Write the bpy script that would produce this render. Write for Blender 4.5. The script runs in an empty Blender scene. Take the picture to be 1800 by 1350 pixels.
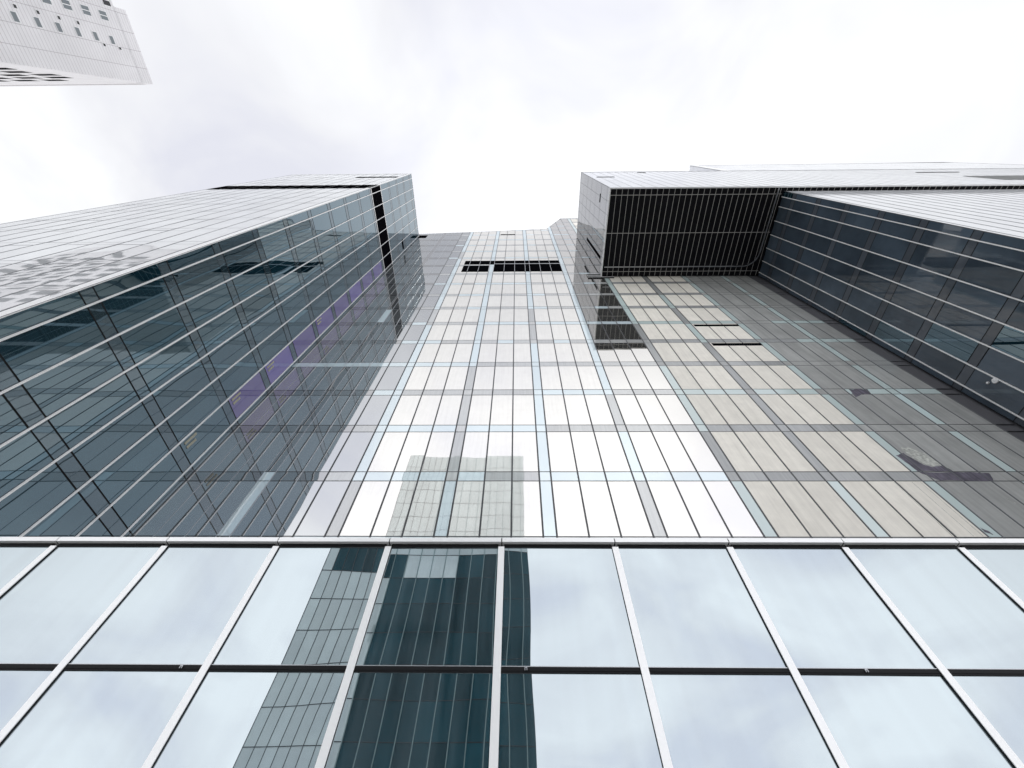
import bpy, math, random
from mathutils import Matrix, Vector

random.seed(7)
scene = bpy.context.scene
R = math.radians

# ------------------------------------------------------------------ camera
EYE = 1.6                      # eye height; every z below is measured from the eye
F_PX, W_PX, H_PX = 718.0, 1800.0, 1350.0
pitch, yaw, roll = R(58.844), R(1.339), R(-0.992)
cp, sp = math.cos(pitch), math.sin(pitch)
M = Matrix(((1, 0, 0), (0, sp, -cp), (0, cp, sp)))
cr, sr = math.cos(roll), math.sin(roll)
M = Matrix(((cr, sr, 0), (-sr, cr, 0), (0, 0, 1))) @ M
cy, sy = math.cos(yaw), math.sin(yaw)
M = M @ Matrix(((cy, sy, 0), (-sy, cy, 0), (0, 0, 1)))
cam_data = bpy.data.cameras.new('camera')
cam = bpy.data.objects.new('camera', cam_data)
scene.collection.objects.link(cam)
rot = Matrix((M[0], -M[1], -M[2])).transposed()
cam.matrix_world = Matrix.Translation((0, 0, EYE)) @ rot.to_4x4()
cam_data.sensor_width = 36
cam_data.lens = F_PX / W_PX * 36
cam_data.clip_start = 0.05
cam_data.clip_end = 6000
scene.camera = cam

# ------------------------------------------------------------------ sky
SUN_EL, SUN_AZ = R(66), R(27)           # azimuth clockwise from +Y: behind the towers, veiled by cloud
world = bpy.data.worlds.new('World')
scene.world = world
world.use_nodes = True
nt = world.node_tree
nt.nodes.clear()


def N(tree, kind, **kw):
    n = tree.nodes.new(kind)
    for k, v in kw.items():
        setattr(n, k, v)
    return n


out = N(nt, 'ShaderNodeOutputWorld')
mix = N(nt, 'ShaderNodeMixShader')
bg1 = N(nt, 'ShaderNodeBackground')
bg2 = N(nt, 'ShaderNodeBackground')
sky = N(nt, 'ShaderNodeTexSky', sky_type='NISHITA')
sky.sun_disc = False
sky.sun_elevation = SUN_EL
sky.sun_rotation = SUN_AZ
nt.links.new(sky.outputs[0], bg1.inputs[0])
bg1.inputs[1].default_value = 0.1
tc = N(nt, 'ShaderNodeTexCoord')
# cloud deck: directions projected on a flat layer above
sep = N(nt, 'ShaderNodeSeparateXYZ')
nt.links.new(tc.outputs['Generated'], sep.inputs[0])
zz = N(nt, 'ShaderNodeMath', operation='MAXIMUM')
nt.links.new(sep.outputs[2], zz.inputs[0])
zz.inputs[1].default_value = 0.0
za = N(nt, 'ShaderNodeMath', operation='ADD')
nt.links.new(zz.outputs[0], za.inputs[0])
za.inputs[1].default_value = 0.35
dv = N(nt, 'ShaderNodeVectorMath', operation='DIVIDE')
nt.links.new(tc.outputs['Generated'], dv.inputs[0])
cmb = N(nt, 'ShaderNodeCombineXYZ')
for i in range(3):
    nt.links.new(za.outputs[0], cmb.inputs[i])
nt.links.new(cmb.outputs[0], dv.inputs[1])
n1 = N(nt, 'ShaderNodeTexNoise')
n1.inputs['Scale'].default_value = 2.6
n1.inputs['Detail'].default_value = 5
n1.inputs['Roughness'].default_value = 0.5
n1.inputs['Distortion'].default_value = 0.5
mp = N(nt, 'ShaderNodeMapping')
mp.inputs['Location'].default_value = (3.1, 1.7, 0.4)
nt.links.new(dv.outputs[0], mp.inputs[0])
nt.links.new(mp.outputs[0], n1.inputs['Vector'])
cr1 = N(nt, 'ShaderNodeValToRGB')
e = cr1.color_ramp.elements
e[0].position = 0.34; e[0].color = (0.84, 0.85, 0.93, 1)
e[1].position = 0.62; e[1].color = (1.08, 1.09, 1.11, 1)
mid = e.new(0.47); mid.color = (0.96, 0.965, 1.0, 1)
nt.links.new(n1.outputs['Fac'], cr1.inputs[0])
nt.links.new(cr1.outputs[0], bg2.inputs[0])
# glow added to the sky low behind the viewer, brightens the facades
dot = N(nt, 'ShaderNodeVectorMath', operation='DOT_PRODUCT')
nt.links.new(tc.outputs['Generated'], dot.inputs[0])
SUN_DIR = Vector((math.sin(SUN_AZ) * math.cos(SUN_EL), math.cos(SUN_AZ) * math.cos(SUN_EL), math.sin(SUN_EL)))
dot.inputs[1].default_value = (0.0, -1.0, 0.0)
gl = N(nt, 'ShaderNodeMapRange')
gl.interpolation_type = 'SMOOTHSTEP'
gl.inputs['From Min'].default_value = 0.2
gl.inputs['From Max'].default_value = 0.75
gl.inputs['To Min'].default_value = 0.785
gl.inputs['To Max'].default_value = 1.5
nt.links.new(dot.outputs['Value'], gl.inputs['Value'])
# weaker glow added almost overhead, brightens the glass reflections
dot2 = N(nt, 'ShaderNodeVectorMath', operation='DOT_PRODUCT')
nt.links.new(tc.outputs['Generated'], dot2.inputs[0])
dot2.inputs[1].default_value = (0.10, 0.17, 0.98)
gl2 = N(nt, 'ShaderNodeMapRange')
gl2.interpolation_type = 'SMOOTHSTEP'
gl2.inputs['From Min'].default_value = 0.86
gl2.inputs['From Max'].default_value = 0.99
gl2.inputs['To Min'].default_value = 0.0
gl2.inputs['To Max'].default_value = 0.13
nt.links.new(dot2.outputs['Value'], gl2.inputs['Value'])
gsum = N(nt, 'ShaderNodeMath', operation='ADD')
nt.links.new(gl.outputs[0], gsum.inputs[0])
nt.links.new(gl2.outputs[0], gsum.inputs[1])
nt.links.new(gsum.outputs[0], bg2.inputs[1])
mix.inputs[0].default_value = 0.94
nt.links.new(bg1.outputs[0], mix.inputs[1])
nt.links.new(bg2.outputs[0], mix.inputs[2])
nt.links.new(mix.outputs[0], out.inputs[0])

sun_data = bpy.data.lights.new('sun', 'SUN')
sun_data.energy = 1.0
sun_data.angle = R(12)
sun_data.color = (1.0, 0.97, 0.93)
sun = bpy.data.objects.new('sun', sun_data)
scene.collection.objects.link(sun)
sun.rotation_euler = SUN_DIR.to_track_quat('Z', 'Y').to_euler()

scene.view_settings.view_transform = 'Standard'
scene.view_settings.look = 'None'
scene.view_settings.exposure = 0.33
scene.view_settings.gamma = 1
scene.render.engine = 'CYCLES'
scene.cycles.max_bounces = 10
scene.cycles.glossy_bounces = 7
scene.cycles.diffuse_bounces = 3
scene.render.resolution_x = 1024
scene.render.resolution_y = 768

# ------------------------------------------------------------------ materials


def mat(name, col=(0.8, 0.8, 0.8), rough=0.5, ior=1.5, metal=0.0, tint=None, vary=0.0, noise=None,
        streak=None, spec=0.5, rvary=0.0):
    """Principled surface; col may vary per pane (attribute rnd), by cloud-like noise and by vertical rain streaks."""
    m = bpy.data.materials.new(name)
    m.use_nodes = True
    t = m.node_tree
    b = t.nodes['Principled BSDF']
    b.inputs['Base Color'].default_value = (*col, 1)
    b.inputs['Roughness'].default_value = rough
    b.inputs['IOR'].default_value = ior
    b.inputs['Metallic'].default_value = metal
    b.inputs['Specular IOR Level'].default_value = spec
    if tint:
        b.inputs['Specular Tint'].default_value = (*tint, 1)
    co = N(t, 'ShaderNodeTexCoord')
    cur = None

    def mul(value_socket, prev):
        hsv = N(t, 'ShaderNodeHueSaturation')
        if prev is None:
            hsv.inputs['Color'].default_value = (*col, 1)
        else:
            t.links.new(prev, hsv.inputs['Color'])
        t.links.new(value_socket, hsv.inputs['Value'])
        return hsv.outputs[0]
    if vary:
        at = N(t, 'ShaderNodeAttribute')
        at.attribute_name = 'rnd'
        mr = N(t, 'ShaderNodeMapRange')
        mr.inputs['To Min'].default_value = 1 - vary
        mr.inputs['To Max'].default_value = 1 + vary
        t.links.new(at.outputs['Fac'], mr.inputs['Value'])
        cur = mul(mr.outputs[0], cur)
    for spec_, stretch in ((noise, None), (streak, True)):
        if not spec_:
            continue
        scale, amt = spec_
        nz = N(t, 'ShaderNodeTexNoise')
        nz.inputs['Scale'].default_value = scale
        nz.inputs['Detail'].default_value = 6
        nz.inputs['Roughness'].default_value = 0.6
        if stretch:
            mpp = N(t, 'ShaderNodeMapping')
            mpp.inputs['Scale'].default_value = (1, 1, 0.05)
            t.links.new(co.outputs['Object'], mpp.inputs[0])
            t.links.new(mpp.outputs[0], nz.inputs['Vector'])
        else:
            t.links.new(co.outputs['Object'], nz.inputs['Vector'])
        mr = N(t, 'ShaderNodeMapRange')
        mr.inputs['From Min'].default_value = 0.3
        mr.inputs['From Max'].default_value = 0.7
        mr.inputs['To Min'].default_value = 1 - amt
        mr.inputs['To Max'].default_value = 1 + amt
        t.links.new(nz.outputs['Fac'], mr.inputs['Value'])
        cur = mul(mr.outputs[0], cur)
        if rvary and not stretch:
            rr = N(t, 'ShaderNodeMapRange')
            rr.inputs['From Min'].default_value = 0.3
            rr.inputs['From Max'].default_value = 0.7
            rr.inputs['To Min'].default_value = max(0.0, rough - rvary)
            rr.inputs['To Max'].default_value = rough + rvary
            t.links.new(nz.outputs['Fac'], rr.inputs['Value'])
            t.links.new(rr.outputs[0], b.inputs['Roughness'])
    if cur is not None:
        t.links.new(cur, b.inputs['Base Color'])
    return m


def grid_mat(name, col, line_col, pu, pv, wu, wv, axis='y', rough=0.45, ior=1.5):
    """Small tiles: joint lines every pu along the wall and every pv in height."""
    m = mat(name, col, rough, ior)
    t = m.node_tree
    b = t.nodes['Principled BSDF']
    co = N(t, 'ShaderNodeTexCoord')
    sp_ = N(t, 'ShaderNodeSeparateXYZ')
    t.links.new(co.outputs['Object'], sp_.inputs[0])
    fac = None
    for o_, per, w in ((0 if axis == 'x' else 1, pu, wu), (2, pv, wv)):
        d = N(t, 'ShaderNodeMath', operation='DIVIDE')
        t.links.new(sp_.outputs[o_], d.inputs[0])
        d.inputs[1].default_value = per
        fr = N(t, 'ShaderNodeMath', operation='FRACT')
        t.links.new(d.outputs[0], fr.inputs[0])
        lt = N(t, 'ShaderNodeMath', operation='LESS_THAN')
        t.links.new(fr.outputs[0], lt.inputs[0])
        lt.inputs[1].default_value = w / per
        if fac is None:
            fac = lt.outputs[0]
        else:
            mx = N(t, 'ShaderNodeMath', operation='MAXIMUM')
            t.links.new(fac, mx.inputs[0])
            t.links.new(lt.outputs[0], mx.inputs[1])
            fac = mx.outputs[0]
    nz = N(t, 'ShaderNodeTexNoise')
    nz.inputs['Scale'].default_value = 0.35
    nz.inputs['Detail'].default_value = 5
    t.links.new(co.outputs['Object'], nz.inputs['Vector'])
    mr = N(t, 'ShaderNodeMapRange')
    mr.inputs['To Min'].default_value = 0.86
    mr.inputs['To Max'].default_value = 1.1
    t.links.new(nz.outputs['Fac'], mr.inputs['Value'])
    mxc = N(t, 'ShaderNodeMix', data_type='RGBA')
    t.links.new(fac, mxc.inputs[0])
    mxc.inputs[6].default_value = (*col, 1)
    mxc.inputs[7].default_value = (*line_col, 1)
    hsv = N(t, 'ShaderNodeHueSaturation')
    t.links.new(mxc.outputs[2], hsv.inputs['Color'])
    t.links.new(mr.outputs[0], hsv.inputs['Value'])
    t.links.new(hsv.outputs[0], b.inputs['Base Color'])
    return m


MAT = dict(
    white_panel=mat('white_coated_panel', (0.70, 0.685, 0.645), 0.008, 5.2, vary=0.06, noise=(0.9, 0.05), streak=(6, 0.05), tint=(1, 0.98, 0.945)),
    mirror_panel=mat('white_mirror_panel', (0.10, 0.10, 0.095), 0.006, 8.5, vary=0.05, noise=(0.9, 0.05), tint=(1, 0.98, 0.94)),
    grey_panel=mat('grey_coated_panel', (0.13, 0.14, 0.145), 0.01, 4.6, tint=(0.97, 0.985, 1.0), vary=0.08, noise=(0.9, 0.05), streak=(6, 0.04)),
    blue_strip=mat('pale_blue_glass', (0.62, 0.72, 0.76), 0.01, 3.8, vary=0.08, tint=(0.93, 0.985, 1)),
    grey_strip=mat('grey_spandrel_glass', (0.44, 0.45, 0.445), 0.03, 2.9, vary=0.15, streak=(8, 0.08)),
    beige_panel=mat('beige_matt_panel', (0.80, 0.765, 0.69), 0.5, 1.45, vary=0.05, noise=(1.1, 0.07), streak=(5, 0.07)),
    streaked_panel=mat('streaked_grey_panel', (0.36, 0.365, 0.355), 0.35, 1.5, vary=0.08, noise=(0.5, 0.16), streak=(4, 0.16)),  # darker grey than the beige columns, with noise and upright streaks
    dark_strip=mat('dark_strip_glass', (0.07, 0.075, 0.08), 0.02, 3.8, vary=0.2),
    teal_strip=mat('teal_strip_glass', (0.56, 0.66, 0.65), 0.12, 1.9, vary=0.06),
    slate_strip=mat('slate_spandrel', (0.36, 0.37, 0.37), 0.2, 1.7, vary=0.12, streak=(6, 0.1)),
    dark_glass=mat('dark_blue_glass', (0.006, 0.026, 0.038), 0.012, 2.8, vary=0.35, tint=(0.66, 0.87, 1.0)),
    dark_band=mat('dark_spandrel_glass', (0.026, 0.048, 0.060), 0.02, 2.5, vary=0.2, tint=(0.72, 0.88, 1.0)),
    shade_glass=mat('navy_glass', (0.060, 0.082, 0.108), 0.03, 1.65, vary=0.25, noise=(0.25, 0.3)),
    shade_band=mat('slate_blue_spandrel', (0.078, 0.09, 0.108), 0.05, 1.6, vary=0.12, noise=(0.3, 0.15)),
    purple_glass=mat('purple_tint_glass', (0.085, 0.055, 0.32), 0.02, 2.6, vary=0.2),  # purple tint for one column of panes
    cream_patch=mat('cream_matt', (0.42, 0.41, 0.33), 0.5),
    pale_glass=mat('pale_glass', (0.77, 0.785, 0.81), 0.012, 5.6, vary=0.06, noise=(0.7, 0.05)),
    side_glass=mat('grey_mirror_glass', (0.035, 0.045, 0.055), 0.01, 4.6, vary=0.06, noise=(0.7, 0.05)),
    pale_mark=mat('whitish_mottle', (0.42, 0.43, 0.40), 0.5, noise=(7, 0.5)),
    dark_patch=mat('purple_black_mottle', (0.10, 0.09, 0.12), 0.4, noise=(1.6, 0.55), streak=(9, 0.5)),
    podium_glass=mat('sky_mirror_glass', (0.045, 0.058, 0.064), 0.004, 4.9, streak=(5, 0.85), tint=(0.86, 0.95, 1.0)),
    gasket=mat('black_gasket', (0.006, 0.0065, 0.008), 0.6, 1.3),
    joint=mat('dark_joint_metal', (0.018, 0.02, 0.024), 0.4, 1.6),
    thin_joint=mat('grey_joint_metal', (0.10, 0.105, 0.115), 0.4, 1.6),
    white_metal=mat('white_aluminium', (0.93, 0.93, 0.93), 0.3, 2.7, noise=(3, 0.02)),
    steel=mat('brushed_steel', (0.45, 0.46, 0.48), 0.35, 1.5, metal=0.8),
    louvre=mat('black_louvre', (0.006, 0.006, 0.008), 0.8, 1.2, spec=0.0),
    soffit=mat('black_soffit', (0.004, 0.004, 0.006), 0.7, 1.25, noise=(0.8, 0.3)),
    soffit_rail=mat('grey_soffit_rail', (0.44, 0.43, 0.41), 0.45),
    wall=mat('hidden_wall_concrete', (0.10, 0.10, 0.11), 0.8),
    roof=mat('roof_gravel', (0.3, 0.3, 0.3), 0.9, noise=(6, 0.2)),
    tile_side=grid_mat('white_tiles_side', (0.86, 0.845, 0.86), (0.50, 0.47, 0.49), 2.1, 0.467, 0.06, 0.045, 'y'),
    tile_front=grid_mat('white_tiles_front', (0.86, 0.845, 0.86), (0.52, 0.49, 0.51), 2.1, 0.467, 0.05, 0.04, 'x'),
    tile_plain=mat('white_tile_plain', (0.78, 0.77, 0.78), 0.45, noise=(0.4, 0.06)),
    window=mat('grey_window_glass', (0.13, 0.16, 0.18), 0.05, 1.9),
    dark_window=mat('dark_window_glass', (0.015, 0.016, 0.02), 0.05, 1.5),
    far_dark=mat('deep_teal_glass', (0.004, 0.060, 0.082), 0.1, 1.35, vary=0.4, noise=(0.15, 0.3)),
    far_pale=mat('pale_teal_glass', (0.82, 0.95, 0.96), 0.03, 3.0, vary=0.1, noise=(0.2, 0.1)),
    far_line=mat('pale_teal_fin', (0.30, 0.42, 0.43), 0.5),
    lamp_white=mat('white_enamel', (0.85, 0.85, 0.85), 0.3),
)


def paving():
    m = mat('grey_paving', (0.44, 0.435, 0.42), 0.8, noise=(0.6, 0.15))
    t = m.node_tree
    co = N(t, 'ShaderNodeTexCoord')
    br = N(t, 'ShaderNodeTexBrick')
    br.inputs['Scale'].default_value = 1.0
    br.inputs['Color1'].default_value = (0.44, 0.435, 0.42, 1)
    br.inputs['Color2'].default_value = (0.50, 0.495, 0.48, 1)
    br.inputs['Mortar'].default_value = (0.1, 0.1, 0.1, 1)
    br.inputs['Mortar Size'].default_value = 0.012
    br.inputs['Brick Width'].default_value = 1.2
    br.inputs['Row Height'].default_value = 0.6
    t.links.new(co.outputs['Object'], br.inputs['Vector'])
    t.links.new(br.outputs[0], t.nodes['Principled BSDF'].inputs['Base Color'])
    return m


MAT['paving'] = paving()

# ------------------------------------------------------------------ mesh helpers


class MB:
    """Collects geometry (z measured from the eye) and links it as one mesh object."""

    def __init__(self):
        self.v, self.f, self.s, self.r = [], [], [], []

    def quad(self, pts, smooth=False, rnd=0.5):
        i = len(self.v)
        self.v += [tuple(p) for p in pts]
        self.f.append(tuple(range(i, i + len(pts))))
        self.s.append(smooth)
        self.r += [rnd] * len(pts)

    def box(self, a, b, rnd=0.5):
        x0, x1 = sorted((a[0], b[0])); y0, y1 = sorted((a[1], b[1])); z0, z1 = sorted((a[2], b[2]))
        P = [(x0, y0, z0), (x1, y0, z0), (x1, y1, z0), (x0, y1, z0), (x0, y0, z1), (x1, y0, z1), (x1, y1, z1), (x0, y1, z1)]
        i = len(self.v)
        self.v += P
        self.r += [rnd] * 8
        for q in ((0, 3, 2, 1), (4, 5, 6, 7), (0, 1, 5, 4), (1, 2, 6, 5), (2, 3, 7, 6), (3, 0, 4, 7)):
            self.f.append(tuple(i + k for k in q))
            self.s.append(False)

    def prism(self, poly, y0, y1):
        """poly: list of (x, z); extruded along y."""
        n = len(poly)
        i = len(self.v)
        self.v += [(x, y0, z) for x, z in poly] + [(x, y1, z) for x, z in poly]
        self.r += [0.5] * (2 * n)
        self.f.append(tuple(range(i, i + n))); self.s.append(False)
        self.f.append(tuple(range(i + 2 * n - 1, i + n - 1, -1))); self.s.append(False)
        for k in range(n):
            k2 = (k + 1) % n
            self.f.append((i + k, i + n + k, i + n + k2, i + k2)); self.s.append(False)

    def build(self, name, material, parent=None):
        me = bpy.data.meshes.new(name)
        off = Vector(parent.location) if parent else Vector((0, 0, 0))
        me.from_pydata([(x - off.x, y - off.y, z + EYE - off.z) for x, y, z in self.v], [], self.f)
        me.polygons.foreach_set('use_smooth', self.s)
        at = me.attributes.new('rnd', 'FLOAT', 'POINT')
        at.data.foreach_set('value', self.r)
        me.materials.append(MAT[material])
        me.update()
        o = bpy.data.objects.new(name, me)
        scene.collection.objects.link(o)
        if parent:
            o.parent = parent
        return o


def thing(name, loc, label, cat):
    o = bpy.data.objects.new(name, None)
    o.location = loc
    scene.collection.objects.link(o)
    o['label'] = label
    o['category'] = cat
    return o


class Wall:
    """A vertical wall: u runs along it, z up, n outwards."""

    def __init__(self, origin, u, n, ztop=None):
        self.o, self.u, self.n, self.ztop = Vector((origin[0], origin[1], 0)), Vector((*u, 0)), Vector((*n, 0)), ztop

    def p(self, u, z, d=0.0):
        q = self.o + self.u * u + self.n * d
        return (q.x, q.y, z)

    def pane(self, mb, u0, u1, z0, z1, d=0.03, pillow=0.0, tilt=0.0, g=4, gap=0.0):
        u0 += gap; u1 -= gap; z0 += gap; z1 -= gap
        rnd = random.random()
        pl = pillow * random.uniform(-1, 1)
        ta, tb = random.gauss(0, 1) * tilt * (u1 - u0), random.gauss(0, 1) * tilt * (z1 - z0)
        base = len(mb.v)
        pts = {}
        flip = self.u.cross(Vector((0, 0, 1))).dot(self.n) < 0
        for j in range(g + 1):
            for i in range(g + 1):
                s, t = i / g, j / g
                u = u0 + s * (u1 - u0)
                zt = z1 if self.ztop is None else max(z0 + 0.01, min(z1, self.ztop(u)))
                z = z0 + t * (zt - z0)
                dd = d + pl * (1 - (2 * s - 1) ** 2) * (1 - (2 * t - 1) ** 2) + ta * (s - 0.5) + tb * (t - 0.5)
                mb.v.append(self.p(u, z, dd)); mb.r.append(rnd)
        for j in range(g):
            for i in range(g):
                a = base + j * (g + 1) + i
                q = (a, a + 1, a + g + 2, a + g + 1)
                mb.f.append(q[::-1] if flip else q); mb.s.append(True)
        # edges going back into the wall
        ring = [i for i in range(g + 1)] + [(j + 1) * (g + 1) - 1 for j in range(1, g + 1)] + \
               [g * (g + 1) + i for i in range(g - 1, -1, -1)] + [j * (g + 1) for j in range(g - 1, 0, -1)]
        n = len(ring)
        nv = self.n
        b2 = len(mb.v)
        for k in ring:
            v = Vector(mb.v[base + k])
            mb.v.append(tuple(v)); mb.r.append(rnd)
        for k in ring:
            v = Vector(mb.v[base + k]) - nv * (d + 0.0)
            mb.v.append(tuple(v)); mb.r.append(rnd)
        for k in range(n):
            k2 = (k + 1) % n
            q = (b2 + k, b2 + n + k, b2 + n + k2, b2 + k2)
            mb.f.append(q[::-1] if flip else q); mb.s.append(False)

    def bar(self, mb, u0, u1, z0, z1, d0, d1):
        a, b = self.p(u0, z0, d0), self.p(u1, z1, d1)
        mb.box(a, b)

    def area(self, u0, u1, z0, z1):
        """Size in the picture, in square pixels (0 outside the frame)."""
        pts = []
        for u, z in ((u0, z0), (u1, z0), (u1, z1), (u0, z1)):
            c = M @ Vector(self.p(u, z))
            if c.z <= 0.01:
                return 0
            pts.append((min(max(c.x / c.z * F_PX + 900, 0), 1800), min(max(c.y / c.z * F_PX + 675, 0), 1350)))
        s = 0
        for k in range(4):
            (x0, y0), (x1, y1) = pts[k], pts[(k + 1) % 4]
            s += x0 * y1 - x1 * y0
        return abs(s) / 2


def build_cells(cells, parent, most=100):
    """cells: (part name, wall, u0, u1, z0, z1, material, options). The largest in view become parts; the rest one mesh per kind."""
    by = {}
    for c in cells:
        by.setdefault(c[0], []).append(c)
    for name, cs in by.items():
        cs.sort(key=lambda c: -c[1].area(*c[2:6]))
        for c in cs[:most]:
            mb = MB()
            c[1].pane(mb, *c[2:6], **c[7])
            o = mb.build(name, c[6], parent)
            if len(c) > 8:
                o['label'] = c[8]
        rest = {}
        for c in cs[most:]:
            mb = rest.setdefault(c[6], MB())
            c[1].pane(mb, *c[2:6], **dict(c[7], g=2))
        # one object for all the rest, several materials inside it
        if rest:
            me_all = MB()
            mats = list(rest)
            idx = []
            for k, mname in enumerate(mats):
                b = rest[mname]
                i0 = len(me_all.v)
                me_all.v += b.v; me_all.r += b.r; me_all.s += b.s
                me_all.f += [tuple(i + i0 for i in f) for f in b.f]
                idx += [k] * len(b.f)
            o = me_all.build(name, mats[0], parent)
            for mname in mats[1:]:
                o.data.materials.append(MAT[mname])
            o.data.polygons.foreach_set('material_index', idx)
            o['kind'] = 'stuff'


# ------------------------------------------------------------------ the ground
g = MB()
g.quad([(-900, -900, -EYE), (900, -900, -EYE), (900, 900, -EYE), (-900, 900, -EYE)])
go = g.build('ground', 'paving')
go['kind'] = 'structure'
go['label'] = 'grey paved ground around the towers'

D = 14.8
GROUND = -EYE + 0.0

# ------------------------------------------------------------------ central tower
ROOF = [(-1.75, 5.08), (-1.159, 5.1685), (-0.407, 5.28), (0.374, 5.4324), (0.624, 6.199), (2.3, 6.22)]


def c_top(x):
    r = x / D
    for (a, za_), (b, zb_) in zip(ROOF, ROOF[1:]):
        if r <= b:
            return D * (za_ + (zb_ - za_) * (r - a) / (b - a))
    return D * ROOF[-1][1]


ct = thing('central_tower', (7, D, 0), 'tall white and beige panelled tower in the middle, black louvre band near its top', 'tower')
b = MB()
XL, XR = -1.72 * D, 2.25 * D
b.prism([(XL, GROUND), (XR, GROUND)] + [(r * D, z * D - 0.02) for r, z in reversed([(XL / D, 5.085)] + ROOF[1:-1] + [(XR / D, 6.22)])], D + 0.02, D + 18)
b.build('wall', 'wall', ct)
CW = Wall((0, D), (1, 0), (0, -1), ztop=c_top)

STRIP0, PER, SW = 0.0757, 0.3206, 0.0402
cols = []                                # (kind, u0, u1, group index)
for k in range(-6, 7):
    s0 = STRIP0 + PER * k
    cols.append(('strip', s0, s0 + SW, k))
    pw = (PER - SW) / 3
    for j in range(3):
        cols.append(('panel', s0 + SW + pw * j, s0 + SW + pw * (j + 1), k))
cols = [c for c in cols if c[1] > -1.62 and c[2] < 1.992 and c[2] > -1.145]
BAND0, BPER, BH = 0.7455, 0.27, 0.0445
bands = [(BAND0 + BPER * k, BAND0 + BPER * k + BH, k) for k in range(-3, 21)]


def band_kind(x, k):
    if x < -0.66:
        return 'blue_strip' if (k == 4 or (k == 1 and -0.89 < x < -0.84)) else 'dark_strip'
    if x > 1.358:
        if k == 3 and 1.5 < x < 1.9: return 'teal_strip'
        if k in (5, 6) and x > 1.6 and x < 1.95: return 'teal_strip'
        return 'streaked_panel' if k != 5 else 'slate_strip'
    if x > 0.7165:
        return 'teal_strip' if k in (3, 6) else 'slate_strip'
    runs = {0: [(-0.24, 'blue_strip'), (0.08, 'grey_strip'), (0.12, 'blue_strip'), (9, 'grey_strip')],
            1: [(-0.565, 'grey_strip'), (-0.1, 'blue_strip'), (0.08, 'grey_strip'), (9, 'blue_strip')],
            2: [(-0.525, 'grey_strip'), (0.12, 'blue_strip'), (0.39, 'grey_strip'), (0.44, 'blue_strip'), (9, 'grey_strip')],
            3: [(-0.48, 'blue_strip'), (0.12, 'grey_strip'), (0.44, 'blue_strip'), (9, 'grey_strip')],
            4: [(-0.2, 'blue_strip'), (0.08, 'grey_strip'), (0.12, 'blue_strip'), (0.4, 'grey_strip'), (0.44, 'blue_strip'), (9, 'grey_strip')],
            6: [(-0.5, 'blue_strip'), (-0.24, 'grey_strip'), (9, 'blue_strip')]}
    for lim, kind in runs.get(k, []):
        if x < lim:
            return kind
    return random.choice(['grey_strip', 'grey_strip', 'blue_strip'])


def strip_kind(x, k, floor):
    if k <= -3: return 'blue_strip' if (k == -3 and floor in (0, 6)) else 'dark_strip'
    if x > 1.7: return 'teal_strip'
    if x > 1.3: return 'teal_strip'
    if x > 1.0: return 'teal_strip' if floor in (0, 5, 7) else 'slate_strip'
    if x > 0.7: return 'slate_strip' if floor in (1, 4, 5) else 'teal_strip'
    if k == -1: return 'grey_strip' if floor in (2, 3, 1) else 'blue_strip'
    if k == 1: return 'grey_strip' if floor in (0, 2) else 'blue_strip'
    if k == 0: return 'grey_strip' if floor in (5, 6) else 'blue_strip'
    return 'grey_strip' if (floor * 7 + k * 3) % 6 == 0 else 'blue_strip'


cells = []
for kind, u0, u1, k in cols:
    xm = (u0 + u1) / 2
    for (a0, a1, fk), (b0, b1, fk2) in zip(bands, bands[1:]):
        if a1 * D >= c_top(xm * D) - 0.3:
            continue
        if kind == 'strip':
            mname, nm = strip_kind(xm, k, fk), 'glass_strip'
        else:
            nm = 'wall_panel'
            mname = 'streaked_panel' if xm > 1.358 else 'beige_panel' if xm > 0.7165 else 'grey_panel' if k <= -3 else 'mirror_panel' if k == 1 else 'white_panel'
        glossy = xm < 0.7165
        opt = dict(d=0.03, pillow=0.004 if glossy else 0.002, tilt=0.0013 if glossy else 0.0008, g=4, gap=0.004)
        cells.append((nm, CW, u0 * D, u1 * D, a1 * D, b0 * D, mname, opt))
    for a0, a1, fk in bands:
        if a0 * D >= c_top(xm * D) - 0.2:
            continue
        mname = strip_kind(xm, k, fk) if (kind == 'strip' and xm > -0.6 and xm < 1.3 and fk > 0) else band_kind(xm, fk)
        cells.append(('spandrel_panel', CW, u0 * D, u1 * D, a0 * D, a1 * D, mname, dict(d=0.03, pillow=0.003, tilt=0.0022, g=3, gap=0.004)))
build_cells(cells, ct)

XLB = -1.152 * D
# joints: one upright line per column edge, one flat line per band edge
lines = sorted({round(c[1], 4) for c in cols} | {round(cols[-1][2], 4)})
for r in lines:
    u = r * D
    mb = MB()
    top = min(c_top(u - 0.04), c_top(u + 0.04)) - 0.05
    hw = 0.04 if r > -0.66 else 0.022
    CW.bar(mb, u - hw, u + hw, GROUND + 0.01, top, 0.001, 0.042)
    mb.build('mullion', 'joint' if -0.66 < r < 1.3 else 'thin_joint' if r > 0 else 'steel', ct)
for a0, a1, k in bands:
    for zr in (a0, a1):
        z = zr * D
        if z < 5.05 * D:
            x0, x1 = XLB, 1.985 * D
        else:
            x0 = D * (0.374 + max(0.0, (zr - 5.38)) * 0.33)
            x1 = 1.985 * D
            if zr > 6.15: continue
        mb = MB()
        CW.bar(mb, x0, x1, z - 0.022, z + 0.022, 0.002, 0.036)
        mb.build('transom', 'thin_joint' if k > 3 else 'joint', ct)


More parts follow.
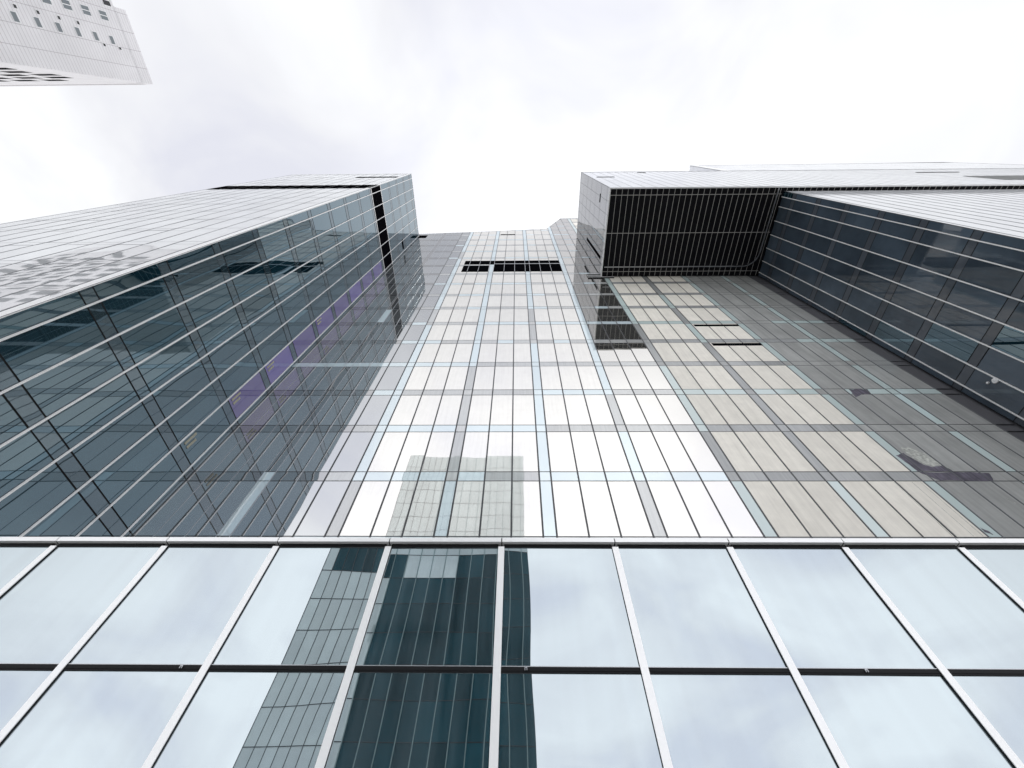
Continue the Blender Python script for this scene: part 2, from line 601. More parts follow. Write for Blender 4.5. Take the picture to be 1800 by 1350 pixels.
def louvre(wall, u0, u1, z0, z1, parent, d=0.036, frame=True, slats=None, material='louvre', label=None):
    mb = MB()
    wall.bar(mb, u0, u1, z0, z1, 0.0015, d)
    n = slats or max(2, int((z1 - z0) / 0.22))
    for i in range(n):
        z = z0 + (i + 0.5) * (z1 - z0) / n
        wall.bar(mb, u0 + 0.03, u1 - 0.03, z - 0.02, z + 0.012, d, d + 0.03)
    o = mb.build('louvre', material, parent)
    if label:
        o['label'] = label
    return o


zz0, zz1 = 3.535 * D, 3.90 * D
lv = louvre(CW, -0.2025 * D, 0.3955 * D, zz0, zz1, ct, d=0.046, label='wide black louvre band near the tower top')
lv2 = louvre(CW, -0.4825 * D, -0.249 * D, zz0, 3.735 * D, ct, d=0.046, label='short black louvre at the left of the band')
lv3 = louvre(CW, -0.4825 * D, -0.2030 * D, 3.775 * D, zz1, ct, d=0.046, label='narrow black louvre strip above the short one')
mb = MB()
for r in lines:
    if -0.47 < r < 0.39:
        CW.bar(mb, r * D - 0.022, r * D + 0.022, zz0, zz1, 0.047, 0.079)
CW.bar(mb, -0.2025 * D, 0.3955 * D, 3.772 * D, 3.786 * D, 0.077, 0.09)
mb.build('louvre_frame', 'steel', ct)
louvre(CW, -0.19 * D, -0.017 * D, 5.085 * D, 5.125 * D, ct, d=0.046, label='thin black slot below the roof edge')
louvre(CW, -1.20 * D, -1.06 * D, 4.95 * D, 5.09 * D, ct, d=0.046, label='black louvre at the roof corner beside the left block')
louvre(CW, 1.0865 * D, 1.358 * D, 2.325 * D, 2.352 * D, ct, d=0.046, label='upper black slot in the beige wall')
louvre(CW, 1.0885 * D, 1.3625 * D, 2.055 * D, 2.086 * D, ct, d=0.046, label='lower black slot in the beige wall')
# roof edge
for (a, za_), (b_, zb_) in zip(ROOF, ROOF[1:]):
    if a < -1.7: a, za_ = -1.72, 5.085
    mb = MB()
    mb.prism([(a * D, za_ * D - 0.02), (b_ * D, zb_ * D - 0.02), (b_ * D, zb_ * D + 0.12), (a * D, za_ * D + 0.12)], D - 0.06, D + 0.5)
    mb.build('parapet', 'white_metal', ct)
# marks on the grey panels: ragged whitish and dark patches, scratches
def patch(pts, d, name, material, label):
    mb = MB()
    n = len(pts)
    i0 = len(mb.v)
    for dd in (d, 0.031):
        mb.v += [CW.p(x, z, dd) for x, z in pts]
    mb.r += [0.5] * (2 * n)
    mb.f.append(tuple(range(i0, i0 + n))[::-1]); mb.s.append(False)
    for k in range(n):
        k2 = (k + 1) % n
        mb.f.append((i0 + k, i0 + n + k, i0 + n + k2, i0 + k2)); mb.s.append(False)
    o = mb.build(name, material, ct)
    o['label'] = label


def ragged(pts, amt, sub=5):
    outp = []
    for (x0, z0), (x1, z1) in zip(pts, pts[1:] + pts[:1]):
        for k in range(sub):
            t = k / sub
            j = amt if k else amt * 0.3
            outp.append((x0 + (x1 - x0) * t + random.uniform(-j, j), z0 + (z1 - z0) * t + random.uniform(-j, j)))
    return outp


patch(ragged([(20.29, 16.95), (20.86, 17.13), (20.97, 16.67), (21.14, 16.23), (21.48, 16.02), (22.09, 16.15), (22.22, 15.72), (20.44, 15.72)], 0.04), 0.0325, 'dark_patch', 'dark_patch', 'purple black patch below the whitish one')
patch(ragged([(21.05, 17.55), (21.45, 17.62), (21.89, 17.13), (22.01, 16.63), (22.1, 16.19), (21.52, 16.06), (21.18, 16.28), (21.04, 16.72), (21.02, 17.18)], 0.05), 0.036, 'pale_patch', 'pale_mark', 'ragged whitish patch on the grey panels')
patch(ragged([(20.45, 15.66), (22.3, 15.66), (23.9, 15.60), (23.6, 15.06), (21.0, 15.05)], 0.05), 0.0385, 'dark_patch', 'dark_patch', 'purple black patch along the floor band')
patch(ragged([(22.4, 23.62), (23.64, 23.64), (23.45, 22.99), (22.77, 22.99), (22.17, 22.6)], 0.04), 0.0385, 'dark_patch', 'dark_patch', 'dark patch on the upper floor band')
patch(ragged([(20.21, 12.21), (20.4, 12.0), (20.42, 11.83), (20.18, 11.97)], 0.02), 0.0345, 'dark_patch', 'dark_patch', 'small black mark')
patch([(23.05, 13.92), (23.09, 13.92), (23.18, 13.58), (23.14, 13.58)], 0.0345, 'scratch', 'pale_mark', 'short white scratch')
for x in (18.6, 18.78, 19.5, 19.9, 20.7):
    patch([(x, 11.75), (x + 0.02, 11.75), (x + 0.03, 14.95), (x + 0.015, 14.95)], 0.0345, 'scratch', 'pale_mark', 'long white vertical scratch')
# three ledge bars where the overhanging block meets the wall
for z in (3.335, 3.375, 3.42):
    mb = MB()
    CW.bar(mb, 0.585 * D, 0.80 * D, z * D, z * D + 0.12, 0.05, 0.16)
    o = mb.build('ledge_bar', 'white_metal', ct)
    mb = MB()
    CW.bar(mb, 0.586 * D, 0.799 * D, z * D - 0.20, z * D - 0.001, 0.05, 0.13)
    mb.build('ledge_black_rail', 'gasket', ct).parent = o  # black rail under each white bar

# ------------------------------------------------------------------ left block
XB, YA, HB = -17.07, 4.98, 74.0
XA = -36.45
lb = thing('left_block', ((XB + XA) / 2, 9, 0), 'dark glass block on the left with slim white fins and a pale front', 'building')
mb = MB()
mb.box((XA, YA + 0.02, GROUND), (XB - 0.02, D - 0.005, HB - 0.02))
mb.build('wall', 'wall', lb)
BW = Wall((XB, 0), (0, 1), (1, 0))
AW = Wall((0, YA), (1, 0), (0, -1))
fins = [5.58 + 1.494 * k for k in range(0, 7)]
b_edges = [YA] + fins + [D - 0.045]
bb = [(15.3 + 4.05 * k, 15.92 + 4.05 * k) for k in range(-4, 15)]
LZ0, LZ1 = 52.6, 56.4
zr_b = []
prev = GROUND
for a0, a1 in bb:
    if a0 > prev and a0 < HB:
        zr_b.append(('w', prev, a0))
        zr_b.append(('b', a0, min(a1, HB)))
        prev = a1
if prev < HB:
    zr_b.append(('w', prev, HB))
cells = []
for i, (u0, u1) in enumerate(zip(b_edges, b_edges[1:])):
    for kind, z0, z1 in zr_b:
        if z0 >= LZ0 - 0.7 and z1 <= LZ1 + 0.7 and (z0 + z1) / 2 > LZ0 and (z0 + z1) / 2 < LZ1:
            continue
        purple = i == len(b_edges) - 3 and 19 < z0 < 49 and kind == 'w'
        if kind == 'b':
            cells.append(('spandrel_panel', BW, u0, u1, z0, z1, 'dark_band', dict(d=0.03, pillow=0.002, tilt=0.002, g=3, gap=0.004)))
        elif purple:
            cells.append(('window_pane', BW, u0, u1, z0, z1, 'purple_glass', dict(d=0.03, pillow=0.004, tilt=0.002, g=5, gap=0.004), 'purple tinted pane'))
        else:
            cells.append(('window_pane', BW, u0, u1, z0, z1, 'dark_glass', dict(d=0.03, pillow=0.005, tilt=0.0022, g=5, gap=0.004)))
build_cells(cells, lb)
for z0, z1 in bb:
    for z in (z0, z1):
        if z < HB - 0.2 and z > GROUND and not (LZ0 - 0.1 < z < LZ1 + 0.1):
            mb = MB()
            BW.bar(mb, YA + 0.005, D - 0.05, z - 0.03, z + 0.03, 0.002, 0.036)
            mb.build('transom', 'gasket', lb)
for y in fins:
    mb = MB()
    BW.bar(mb, y - 0.036, y + 0.036, GROUND + 0.01, HB + 0.05, 0.043, 0.09)
    f = mb.build('fin', 'white_metal', lb)
    mb = MB()
    BW.bar(mb, y - 0.046, y + 0.046, GROUND + 0.012, HB + 0.04, 0.0025, 0.042)
    mb.build('fin_seal', 'gasket', lb).parent = f
# louvre band on the side wall, between the fins
for i, (u0, u1) in enumerate(zip(b_edges, b_edges[1:])):
    louvre(BW, u0 + 0.06, u1 - 0.06, LZ0 + 0.1, LZ1 - 0.1, lb, d=0.034, slats=9)
for z in (LZ0, LZ1):
    mb = MB()
    BW.bar(mb, YA + 0.0, D - 0.05, z - 0.09, z + 0.09, 0.003, 0.048)
    mb.build('louvre_sill', 'white_metal', lb)
for y, z, hh in ((12.9, 62.6, 0.8),):
    louvre(BW, y, y + 1.4, z, z + hh, lb, d=0.045, slats=3, label='small black vent window')
# front of the left block
a_edges = [XB - 0.60 - 1.556 * k for k in range(0, 13)]
a_edges = [XB] + [x for x in a_edges if x > XA + 0.3] + [XA]
a_edges.sort()
cells = []
for u0, u1 in zip(a_edges, a_edges[1:]):
    for kind, z0, z1 in zr_b:
        if (z0 + z1) / 2 > LZ0 and (z0 + z1) / 2 < LZ1:
            continue
        cells.append(('front_pane', AW, u0, u1, z0, z1, 'pale_glass', dict(d=0.03, pillow=0.003, tilt=0.0016, g=5, gap=0.004)))
build_cells(cells, lb)
for u in a_edges:
    mb = MB()
    AW.bar(mb, u - 0.03, u + 0.03, GROUND + 0.01, HB + 0.02, 0.003, 0.04)
    mb.build('front_mullion', 'thin_joint', lb)
for z0, z1 in bb:
    for z in (z0, z1):
        if GROUND < z < HB - 0.2 and not (LZ0 - 0.1 < z < LZ1 + 0.1):
            mb = MB()
            AW.bar(mb, XA + 0.005, XB - 0.005, z - 0.014, z + 0.014, 0.002, 0.033)
            mb.build('front_transom', 'thin_joint', lb)
for u0, u1 in zip(a_edges, a_edges[1:]):
    louvre(AW, u0 + 0.04, u1 - 0.04, LZ0 + 0.1, LZ1 - 0.1, lb, d=0.034, slats=9)
for u0, u1 in list(zip(a_edges, a_edges[1:]))[-5:-1]:
    louvre(AW, u0 + 0.02, u1 - 0.02, 67.2, 68.7, lb, d=0.045, slats=3, label='small black vent high on the pale front')
mb = MB()
mb.box((XB - 0.5, YA - 0.035, GROUND + 0.02), (XB + 0.035, YA - 0.001, HB + 0.0))
mb.build('corner_post', 'white_metal', lb)
mb = MB()
mb.box((XA - 0.05, YA - 0.06, HB), (XB + 0.06, D - 0.07, HB + 0.25))
mb.build('roof', 'white_metal', lb)
# small cream patches on the outer face of panes in the purple column
for k in (0, 1, 2, 4):
    z0 = 15.92 + 4.05 * k
    for yy in (13.25, 13.5):
        mb = MB()
        BW.bar(mb, yy, yy + 0.13, z0 + 0.25, z0 + 1.15 - 0.2 * (yy > 13.4), 0.037, 0.05)
        mb.build('cream_patch', 'cream_patch', lb)

# ------------------------------------------------------------------ overhanging block on the right
XE, YE, HS, HE = 10.32, 4.88, 49.8, 72.9
XER = 92.0
ob = thing('overhanging_block', (50, 9.5, 40), 'pale block jutting out high on the right above a black gridded underside', 'building')
mb = MB()
mb.box((XE + 0.02, YE + 0.02, HS + 0.06), (XER, D - 0.12, HE - 0.02))
mb.build('wall', 'wall', ob)
EW = Wall((0, YE), (1, 0), (0, -1))
EL = Wall((XE, 0), (0, 1), (-1, 0))
e_edges = [XE + 0.0] + [XE + 1.29 * k for k in range(1, 63)]
e_rows = [HS + 0.05, HS + 1.2] + [HS + 1.2 + 3.6 * k for k in range(1, 7)]
e_rows = [z for z in e_rows if z < HE - 1] + [HE]
cells = []
for u0, u1 in zip(e_edges, e_edges[1:]):
    for z0, z1 in zip(e_rows, e_rows[1:]):
        cells.append(('front_pane', EW, u0, u1, z0, z1, 'pale_glass', dict(d=0.03, pillow=0.002, tilt=0.001, g=3, gap=0.008)))
l_edges = [YE + (D - 0.12 - YE) * k / 7 for k in range(8)]
for u0, u1 in zip(l_edges, l_edges[1:]):
    for z0, z1 in zip(e_rows, e_rows[1:]):
        cells.append(('side_pane', EL, u0, u1, z0, z1, 'side_glass', dict(d=0.03, pillow=0.003, tilt=0.0016, g=4, gap=0.006)))
build_cells(cells, ob)
for u in e_edges[:80]:
    mb = MB()
    EW.bar(mb, u - 0.015, u + 0.015, HS + 0.05, HE, 0.003, 0.04)
    mb.build('front_mullion', 'thin_joint', ob)
for z in e_rows[1:-1]:
    mb = MB()
    EL.bar(mb, YE + 0.01, D - 0.13, z - 0.02, z + 0.02, 0.002, 0.036)
    mb.build('side_transom', 'thin_joint', ob)
for u in l_edges[1:-1]:
    mb = MB()
    EL.bar(mb, u - 0.02, u + 0.02, HS + 0.06, HE, 0.003, 0.04)
    mb.build('side_mullion', 'thin_joint', ob)
mb = MB()
mb.box((XE - 0.05, YE - 0.05, HE), (XER, D - 0.13, HE + 0.18))
mb.build('roof', 'white_metal', ob)
mb = MB()
mb.box((XE - 0.045, YE - 0.045, HS - 0.1), (XE + 0.10, D - 0.13, HS + 0.049))
mb.box((XE + 0.10, YE - 0.045, HS - 0.1), (XER, YE + 0.10, HS + 0.049))
mb.build('edge_trim', 'white_metal', ob)
mb = MB()
EW.bar(mb, XE, XER - 0.1, HE - 0.32, HE - 0.02, 0.042, 0.052)
mb.build('roof_joint', 'thin_joint', ob)
louvre(EL, 12.6, 13.0, HS + 1.3, HS + 12.5, ob, d=0.045, slats=12, label='tall narrow black slot on the side wall')
louvre(EL, 6.0, 7.0, 54.8, 55.1, ob, d=0.045, slats=2, label='short thin black slot on the side wall')
for x0, x1, z in ((11.1, 13.6, 63.2), (18.6, 19.9, 70.6), (57.5, 63.5, 66.3)):
    louvre(EW, x0, x1, z, z + 0.42, ob, d=0.045, slats=2, label='thin black slot in the pale front')
louvre(EW, 58.0, XER - 1, 54.6, 60.0, ob, d=0.045, material='slate_strip', label='wide grey louvre in the pale front')
# underside: dark panels and pale rails
SY = [YE + 0.10, 5.62, 9.66, 14.12, D - 0.10]
sx = [XE + 0.10]
while sx[-1] < XER - 1:
    sx.append(sx[-1] + 0.645)
pan = []
for x0, x1 in zip(sx, sx[1:]):
    for y0, y1 in zip(SY, SY[1:]):
        if x0 > 29.3 and y0 > 5.4:
            continue
        pan.append((x0, x1, y0, y1))


def pan_area(p):
    s = []
    for x, y in ((p[0], p[2]), (p[1], p[2]), (p[1], p[3]), (p[0], p[3])):
        c = M @ Vector((x, y, HS))
        s.append((min(max(c.x / c.z * F_PX + 900, 0), 1800), c.y / c.z * F_PX + 675))
    return abs(sum(s[k][0] * s[(k + 1) % 4][1] - s[(k + 1) % 4][0] * s[k][1] for k in range(4)) / 2)


pan.sort(key=lambda p: -pan_area(p))
rest = MB()
for n_, (x0, x1, y0, y1) in enumerate(pan):
    mb = MB() if n_ < 100 else rest
    dz = random.uniform(-0.004, 0.004)
    mb.box((x0 + 0.012, y0 + 0.012, HS + dz), (x1 - 0.012, y1 - 0.012, HS + 0.055))
    if n_ < 100:
        mb.build('soffit_panel', 'soffit', ob)
o = rest.build('soffit_panel', 'soffit', ob)
o['kind'] = 'stuff'
rails = MB()
nr = 0
for x in sx[1:]:
    y1 = D - 0.12 if x < 29.3 else 5.34
    mb = MB() if nr < 99 else rails
    mb.box((x - 0.021, YE + 0.10, HS - 0.035), (x + 0.021, y1, HS - 0.006))
    if nr < 99:
        mb.build('soffit_rail', 'soffit_rail', ob)
    nr += 1
if rails.v:
    o = rails.build('soffit_rail', 'soffit_rail', ob)
    o['kind'] = 'stuff'
for y in SY[1:-1]:
    mb = MB()
    mb.box((XE + 0.10, y - 0.03, HS - 0.042), (29.3, y + 0.03, HS - 0.0352))
    mb.build('soffit_cross_rail', 'soffit_rail', ob)
# bright track that runs along the back, bends round the far corner and comes forward
path = [(XE + 0.3, 13.55)] + [(27.2 + 1.6 * math.sin(R(a)), 11.95 + 1.6 * math.cos(R(a))) for a in range(0, 91, 10)] + [(28.8, YE + 0.15)]
mb = MB()
for (xa, ya), (xb, yb) in zip(path, path[1:]):
    dx, dy = xb - xa, yb - ya
    L = math.hypot(dx, dy)
    nx, ny = -dy / L * 0.06, dx / L * 0.06
    z0, z1 = HS - 0.13, HS - 0.045
    A = [(xa + nx, ya + ny), (xb + nx, yb + ny), (xb - nx, yb - ny), (xa - nx, ya - ny)]
    i = len(mb.v)
    mb.v += [(x, y, z0) for x, y in A] + [(x, y, z1) for x, y in A]
    mb.r += [0.5] * 8
    for q in ((0, 1, 2, 3), (7, 6, 5, 4), (0, 4, 5, 1), (1, 5, 6, 2), (2, 6, 7, 3), (3, 7, 4, 0)):
        mb.f.append(tuple(i + k for k in q)); mb.s.append(False)
mb.build('cleaning_track', 'steel', ob)

# ------------------------------------------------------------------ right wing below it
XF, YF = 29.45, 5.36
rw = thing('right_wing', (60, 10, 0), 'dark navy side wall with long white fins below the black underside, at the right edge', 'building')
HF = HS - 0.15
mb = MB()
mb.box((XF + 0.02, YF + 0.02, GROUND), (XER - 2, D - 0.12, HF))
mb.build('wall', 'wall', rw)
FL = Wall((XF, 0), (0, 1), (-1, 0))
FW = Wall((0, YF), (1, 0), (0, -1))
f_y = [YF, 5.9, 6.9, 8.4, 9.9, 11.4, 12.9, 14.25, D - 0.13]
fb = [(27.2 + 4 * k, 27.85 + 4 * k) for k in range(-7, 6)]
zr_f = []
prev = GROUND
for a0, a1 in fb:
    if a0 > prev:
        zr_f += [('w', prev, a0), ('b', a0, min(a1, HF))]
        prev = a1
if prev < HF: zr_f.append(('w', prev, HF))
cells = []
for i, (u0, u1) in enumerate(zip(f_y, f_y[1:])):
    for kind, z0, z1 in zr_f:
        cells.append(('spandrel_panel' if kind == 'b' else 'window_pane', FL, u0, u1, z0, z1,
                      ('dark_glass' if (i * 7 + int(z0)) % 11 == 3 else 'shade_glass') if kind == 'w' else 'shade_band', dict(d=0.03, pillow=0.004, tilt=0.002, g=4, gap=0.004)))
f_x = [XF + 0.0] + [XF + 0.5 + 1.5 * k for k in range(0, 41)]
for u0, u1 in zip(f_x, f_x[1:]):
    for kind, z0, z1 in zr_f:
        cells.append(('front_pane', FW, u0, u1, z0, z1, 'pale_glass', dict(d=0.03, pillow=0.002, tilt=0.001, g=3, gap=0.008)))
build_cells(cells, rw)
for y in f_y[1:-1]:
    mb = MB()
    FL.bar(mb, y - 0.031, y + 0.031, GROUND + 0.01, HF - 0.01, 0.044, 0.13)
    f = mb.build('fin', 'white_metal', rw)
    mb = MB()
    FL.bar(mb, y - 0.045, y + 0.045, GROUND + 0.012, HF - 0.012, 0.003, 0.043)
    mb.build('fin_seal', 'gasket', rw).parent = f
for z0, z1 in fb:
    for z in (z0, z1):
        if GROUND < z < HF:
            mb = MB()
            FL.bar(mb, YF + 0.005, D - 0.14, z - 0.025, z + 0.025, 0.002, 0.036)
            mb.build('transom', 'gasket', rw)
for u in f_x:
    mb = MB()
    FW.bar(mb, u - 0.02, u + 0.02, GROUND + 0.01, HF, 0.003, 0.045)
    mb.build('front_mullion', 'thin_joint', rw)
# round lamp and a small fixing on the side wall
for y, z, r in ((13.04, 21.83, 0.17), (13.37, 22.1, 0.07)):
    mb = MB()
    n = 20
    for k in range(n):
        a, b_ = 2 * math.pi * k / n, 2 * math.pi * (k + 1) / n
        c0, c1 = (y + r * math.cos(a), z + r * math.sin(a)), (y + r * math.cos(b_), z + r * math.sin(b_))
        mb.quad([FL.p(c0[0], c0[1], 0.03), FL.p(c1[0], c1[1], 0.03), FL.p(c1[0], c1[1], 0.13), FL.p(c0[0], c0[1], 0.13)])
        mb.quad([FL.p(y, z, 0.16), FL.p(c0[0], c0[1], 0.13), FL.p(c1[0], c1[1], 0.13)])
    mb.build('wall_lamp', 'lamp_white', rw)

# ------------------------------------------------------------------ set-back tower top
YG = 5.4
GX0 = 2.45 * D
g_roof = [(GX0, 17.9 * YG), (11.46 * YG, 17.97 * YG), (16.9 * YG, 18.5 * YG), (18.0 * YG, 16.6 * YG), (22 * YG, 14.0 * YG)]


def g_top(x):
    for (a, za_), (b_, zb_) in zip(g_roof, g_roof[1:]):
        if x <= b_:
            return za_ + (zb_ - za_) * (x - a) / (b_ - a)
    return g_roof[-1][1]


st = thing('setback_tower', (70, 12, 60), 'pale tower top just showing above the roof edge of the overhanging block', 'tower')
mb = MB()
mb.prism([(GX0, HE + 0.2), (22 * YG, HE + 0.2)] + [(x, z - 0.02) for x, z in reversed(g_roof)], YG + 0.02, D - 0.2)
mb.build('wall', 'wall', st)
GW = Wall((0, YG), (1, 0), (0, -1), ztop=g_top)
gx = [GX0 + 1.5 * k for k in range(0, 54)]
gz = [HE + 0.2 + 3.6 * k for k in range(0, 8)]
cells = []
for u0, u1 in zip(gx, gx[1:]):
    for z0, z1 in zip(gz, gz[1:]):
        if z0 < g_top((u0 + u1) / 2) - 0.3:
            cells.append(('front_pane', GW, u0, u1, z0, z1, 'pale_glass', dict(d=0.03, pillow=0.002, tilt=0.001, g=3, gap=0.012)))
GS = Wall((GX0, 0), (0, 1), (-1, 0))
for k in range(6):
    y0 = YG + 0.04 + k * 1.5
    for z0, z1 in zip(gz, gz[1:]):
        cells.append(('side_pane', GS, y0, y0 + 1.5, z0, min(z1, g_top(GX0)) , 'pale_glass', dict(d=0.03, pillow=0.002, tilt=0.001, g=3, gap=0.012))) if z0 < g_top(GX0) - 0.3 else None
build_cells(cells, st)
mb = MB()
GW.bar(mb, GX0 - 0.2, GX0 + 1.0, HE + 0.2, g_top(GX0) - 0.1, 0.035, 0.12)
mb.build('corner_post', 'white_metal', st)
for (xa, za_), (xb, zb_) in zip(g_roof, g_roof[1:]):
    mb = MB()
    mb.prism([(xa, za_ - 0.02), (xb, zb_ - 0.02), (xb, zb_ + 0.25), (xa, za_ + 0.25)], YG - 0.05, YG + 0.4)
    mb.build('parapet', 'steel', st)

# ------------------------------------------------------------------ low glass front
D1 = 5.0
PX0, PX1 = XB + 0.15, XF - 0.05
po = thing('glass_podium', (9, D1, 0), 'low mirror glass front with broad white mullions, reflecting clouds and a dark tower', 'facade')
PW = Wall((0, D1), (1, 0), (0, -1))
TOPZ = 0.778 * D1
BAY = 0.3226 * D1
M0 = -0.0455 * D1
ms = [M0 + BAY * k for k in range(-10, 19)]
ms = [m_ for m_ in ms if PX0 < m_ < PX1]
mb = MB()
mb.box((PX0, D1 + 0.07, GROUND), (PX1, D1 + 0.3, TOPZ - 0.08))
mb.box((PX0, D1 + 0.3, TOPZ - 0.4), (PX1, D - 0.06, TOPZ - 0.10))
mb.build('wall', 'wall', po)
T0, T1 = 0.4355 * D1, 0.4485 * D1
rows = [(GROUND + 0.05, T0 - 1.62), (T0 - 1.55, T0), (T1, 0.7535 * D1)]
pe = [PX0] + ms + [PX1]
cells = []
for u0, u1 in zip(pe, pe[1:]):
    for z0, z1 in rows:
        cells.append(('window_pane', PW, u0 + 0.012, u1 - 0.012, z0, z1, 'podium_glass', dict(d=0.0, pillow=0.0045, tilt=0.0014, g=8)))
for nm, w, u0, u1, z0, z1, mt, opt in cells:
    mb = MB()
    w.pane(mb, u0, u1, z0, z1, **dict(opt, d=-0.005))
    mb.build(nm, mt, po)
for m_ in ms:
    mb = MB()
    PW.bar(mb, m_ - 0.043, m_ + 0.043, GROUND + 0.01, 0.7545 * D1, 0.012, 0.022)
    mu = mb.build('mullion', 'white_metal', po)
    mb = MB()
    PW.bar(mb, m_ - 0.041, m_ + 0.041, GROUND + 0.012, 0.7535 * D1, -0.02, 0.011)
    mb.build('mullion_seal', 'gasket', po).parent = mu
for u0, u1 in zip(pe, pe[1:]):
    mb = MB()
    PW.bar(mb, u0 + 0.042, u1 - 0.042, T0 + 0.002, T1 - 0.002, -0.02, 0.007)
    PW.bar(mb, u0 + 0.042, u1 - 0.042, T0 + 0.020, T0 + 0.028, 0.007, 0.012)
    tr = mb.build('transom', 'gasket', po)
    mb = MB()
    PW.bar(mb, u0 + 0.042, u1 - 0.042, T1 - 0.0018, T1 + 0.006, -0.015, 0.007)
    mb.build('transom_trim', 'steel', po)
    mb = MB()
    PW.bar(mb, u0 + 0.042, u1 - 0.042, T0 - 1.548, T0 - 1.622, -0.02, 0.018)
    mb.build('transom', 'gasket', po)
    # recess under the coping
    mb = MB()
    PW.bar(mb, u0 + 0.042, u1 - 0.042, 0.7538 * D1, 0.7640 * D1, -0.02, 0.010)
    PW.bar(mb, u0 + 0.042, u1 - 0.042, 0.7575 * D1, 0.7600 * D1, 0.010, 0.015)
    mb.build('head_rail', 'gasket', po)
    mb = MB()
    PW.bar(mb, u0 + 0.012, u1 - 0.004, 0.7642 * D1, TOPZ, -0.30, 0.062)
    mb.build('coping', 'white_metal', po)
    mb = MB()
    PW.bar(mb, u0 - 0.004, u0 + 0.012, 0.7646 * D1, TOPZ - 0.003, -0.29, 0.045)
    mb.build('coping_joint', 'gasket', po)
# lifting eyes on the transom
for x in (-3.72, 0.09, 3.78, -7.5, 7.45):
    mb = MB()
    z = (T0 + T1) / 2 + 0.004
    PW.bar(mb, x - 0.014, x - 0.007, z - 0.014, z + 0.016, 0.0125, 0.026)
    PW.bar(mb, x + 0.007, x + 0.014, z - 0.014, z + 0.016, 0.0125, 0.026)
    PW.bar(mb, x - 0.007, x + 0.007, z + 0.008, z + 0.016, 0.0125, 0.026)
    mb.build('lifting_eye', 'steel', po)

# ------------------------------------------------------------------ white tiled tower, top left
XT, YT, HT = -57.0, -7.6, 78.6
tt = thing('tiled_tower', (-70, -20, 0), 'white tiled tower with scattered small windows in the top left corner', 'tower')
mb = MB()
mb.box((XT - 26, -16.3, GROUND), (XT, YT, HT))
w1 = mb.build('wall', 'tile_side', tt)
# front face in tiles that run along x
w1.data.materials.append(MAT['tile_front'])
w1.data.materials.append(MAT['roof'])
for p in w1.data.polygons:
    if abs(p.normal.y) > 0.9: p.material_index = 1
    if p.normal.z > 0.9: p.material_index = 2
mb = MB()
mb.box((XT - 26, -21, GROUND), (XT - 0.0, -16.3, HT - 1.9))
mb.build('rear_wall', 'tile_side', tt)
mb = MB()
mb.box((XT - 1.0, -16.32, HT - 1.95), (XT + 0.03, YT + 0.03, HT + 0.1))
mb.box((XT - 26, YT - 1.0, HT - 0.5), (XT - 1.0, YT + 0.08, HT + 0.1))
mb.build('parapet', 'tile_side', tt)
TS = Wall((XT, 0), (0, 1), (1, 0))
TF = Wall((0, YT), (1, 0), (0, 1))


def window(wall, u0, u1, z0, z1, glass, bars=1, parent=tt, label=None):
    mb = MB()
    f = 0.05
    wall.bar(mb, u0 - f, u1 + f, z0 - f, z0, 0.003, 0.035)
    wall.bar(mb, u0 - f, u1 + f, z1, z1 + f, 0.003, 0.035)
    wall.bar(mb, u0 - f, u0, z0, z1, 0.003, 0.035)
    wall.bar(mb, u1, u1 + f, z0, z1, 0.003, 0.035)
    for k in range(1, bars):
        u = u0 + (u1 - u0) * k / bars
        wall.bar(mb, u - 0.04, u + 0.04, z0, z1, 0.003, 0.034)
    o = mb.build('window', 'white_metal', parent)
    mb = MB()
    wall.bar(mb, u0, u1, z0, z1, 0.002, 0.03)
    mb.build('pane', glass, parent).parent = o
    return o


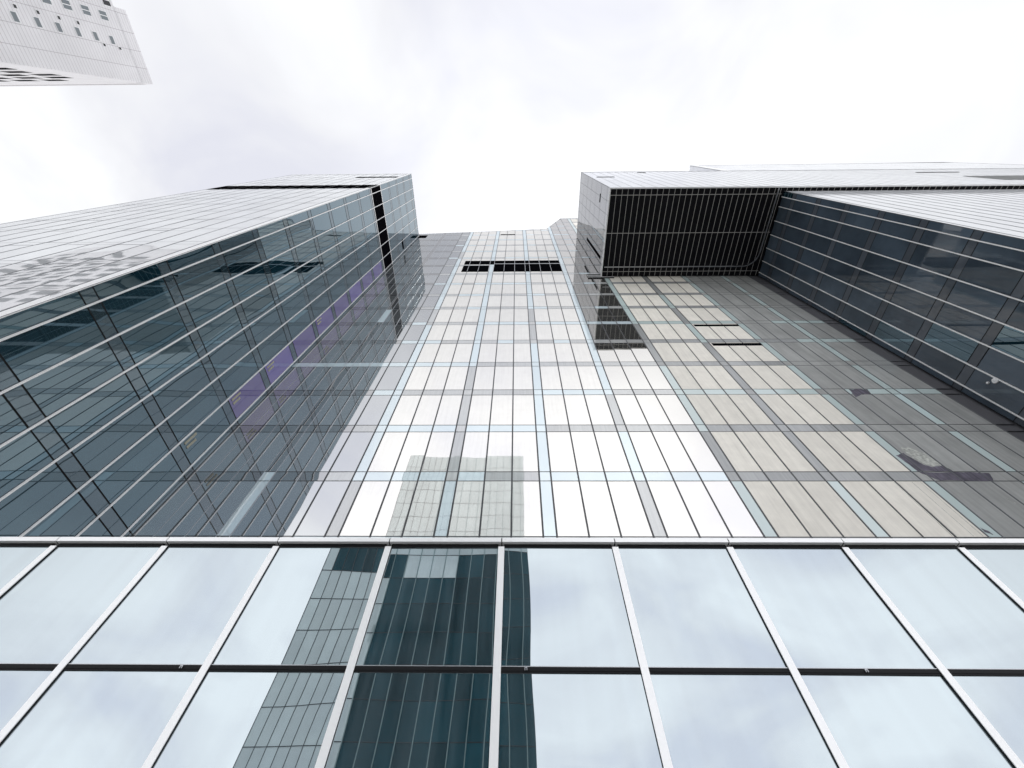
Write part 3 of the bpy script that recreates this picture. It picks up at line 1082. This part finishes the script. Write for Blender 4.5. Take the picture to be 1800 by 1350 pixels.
FLR = 2.6
def tz(z): return z
col1 = [(60.6 + FLR * k) for k in range(-6, 7)]
for k in range(-3, 6):
    z = 60.55 + 2.61 * k
    window(TS, -12.65, -11.75, z, z + 0.62, 'window')
    if k <= 3:
        window(TS, -13.40, -13.05, z + 0.75, z + 1.1, 'dark_window')
    if k >= 4:
        window(TS, -11.56, -11.26, z + 1.0, z + 1.38, 'dark_window')
for k in range(-4, 4):
    z = 65.4 + 2.72 * k
    window(TS, -15.35, -14.40, z, z + 1.15, 'window', bars=2)
    window(TS, -18.3, -17.0, z + 0.3, z + 1.5, 'window', bars=2)
    window(TS, -20.9, -19.6, z + 0.3, z + 1.5, 'window', bars=2)
window(TS, -16.75, -16.3 + 0.1, 75.0, 76.2, 'dark_window')
# front face: rows of wide dark windows
for fz in range(0, 9):
    z = 71.6 - 2.8 * fz
    for cx in range(0, 5):
        x1 = -60.6 - 4.3 * cx - (1.0 if fz % 2 else 0.0)
        if fz == 0 and cx == 0: continue
        window(TF, x1 - 3.1, x1, z, z + 1.5, 'louvre')

# ------------------------------------------------------------------ the tower behind the viewer, mirrored in the glass
YR = -43.6
rt = thing('mirrored_tower', (-13, YR - 15, 0), 'dark teal office tower mirrored in the middle panes of the low glass front', 'tower')
RX0, RXM, RX1, RH = -28.4, -18.7, 1.6, 83.6
mb = MB()
mb.box((RX0, YR - 30, GROUND), (RX1, YR - 0.03, RH))
mb.build('wall', 'wall', rt)
RWALL = Wall((0, YR), (1, 0), (0, 1))
cells = []
floors = [GROUND] + [1.4 + 3.87 * k for k in range(0, 21)] + [RH]
for z0, z1 in zip(floors, floors[1:]):
    x = RX0
    while x < RX1 - 0.1:
        wdt = 1.386 if x < RXM - 0.1 else 1.9325
        x1 = x + wdt
        if x1 > RX1: x1 = RX1
        dark = x > RXM - 0.1 and z0 < 36
        if 36 < z0 < 40:
            dark = (RX0 + 1.3 < x < RXM - 0.1) or x > -10.5 or (RXM - 0.1 < x < -18)
        cells.append(('window_pane', RWALL, x, x1, z0, z1, 'far_dark' if dark else 'far_pale', dict(d=0.02, pillow=0.004, tilt=0.0015, g=3, gap=0.02)))
        x = x1
build_cells(cells, rt)
x = RX0
xs = []
while x < RX1 + 0.1:
    xs.append(x)
    x += 1.386 if x < RXM - 0.1 else 1.9325
for x in xs:
    mb = MB()
    dk = x < RXM - 0.1
    RWALL.bar(mb, x - (0.03 if dk else 0.055), x + (0.03 if dk else 0.055), GROUND + 0.01, RH - 0.05, 0.003, 0.09)
    mb.build('mullion', 'thin_joint' if dk else 'far_line', rt)
for z in floors[1:-1]:
    mb = MB()
    RWALL.bar(mb, RX0, RX1, z - 0.035, z + 0.035, 0.004, 0.06)
    mb.build('transom', 'joint', rt)
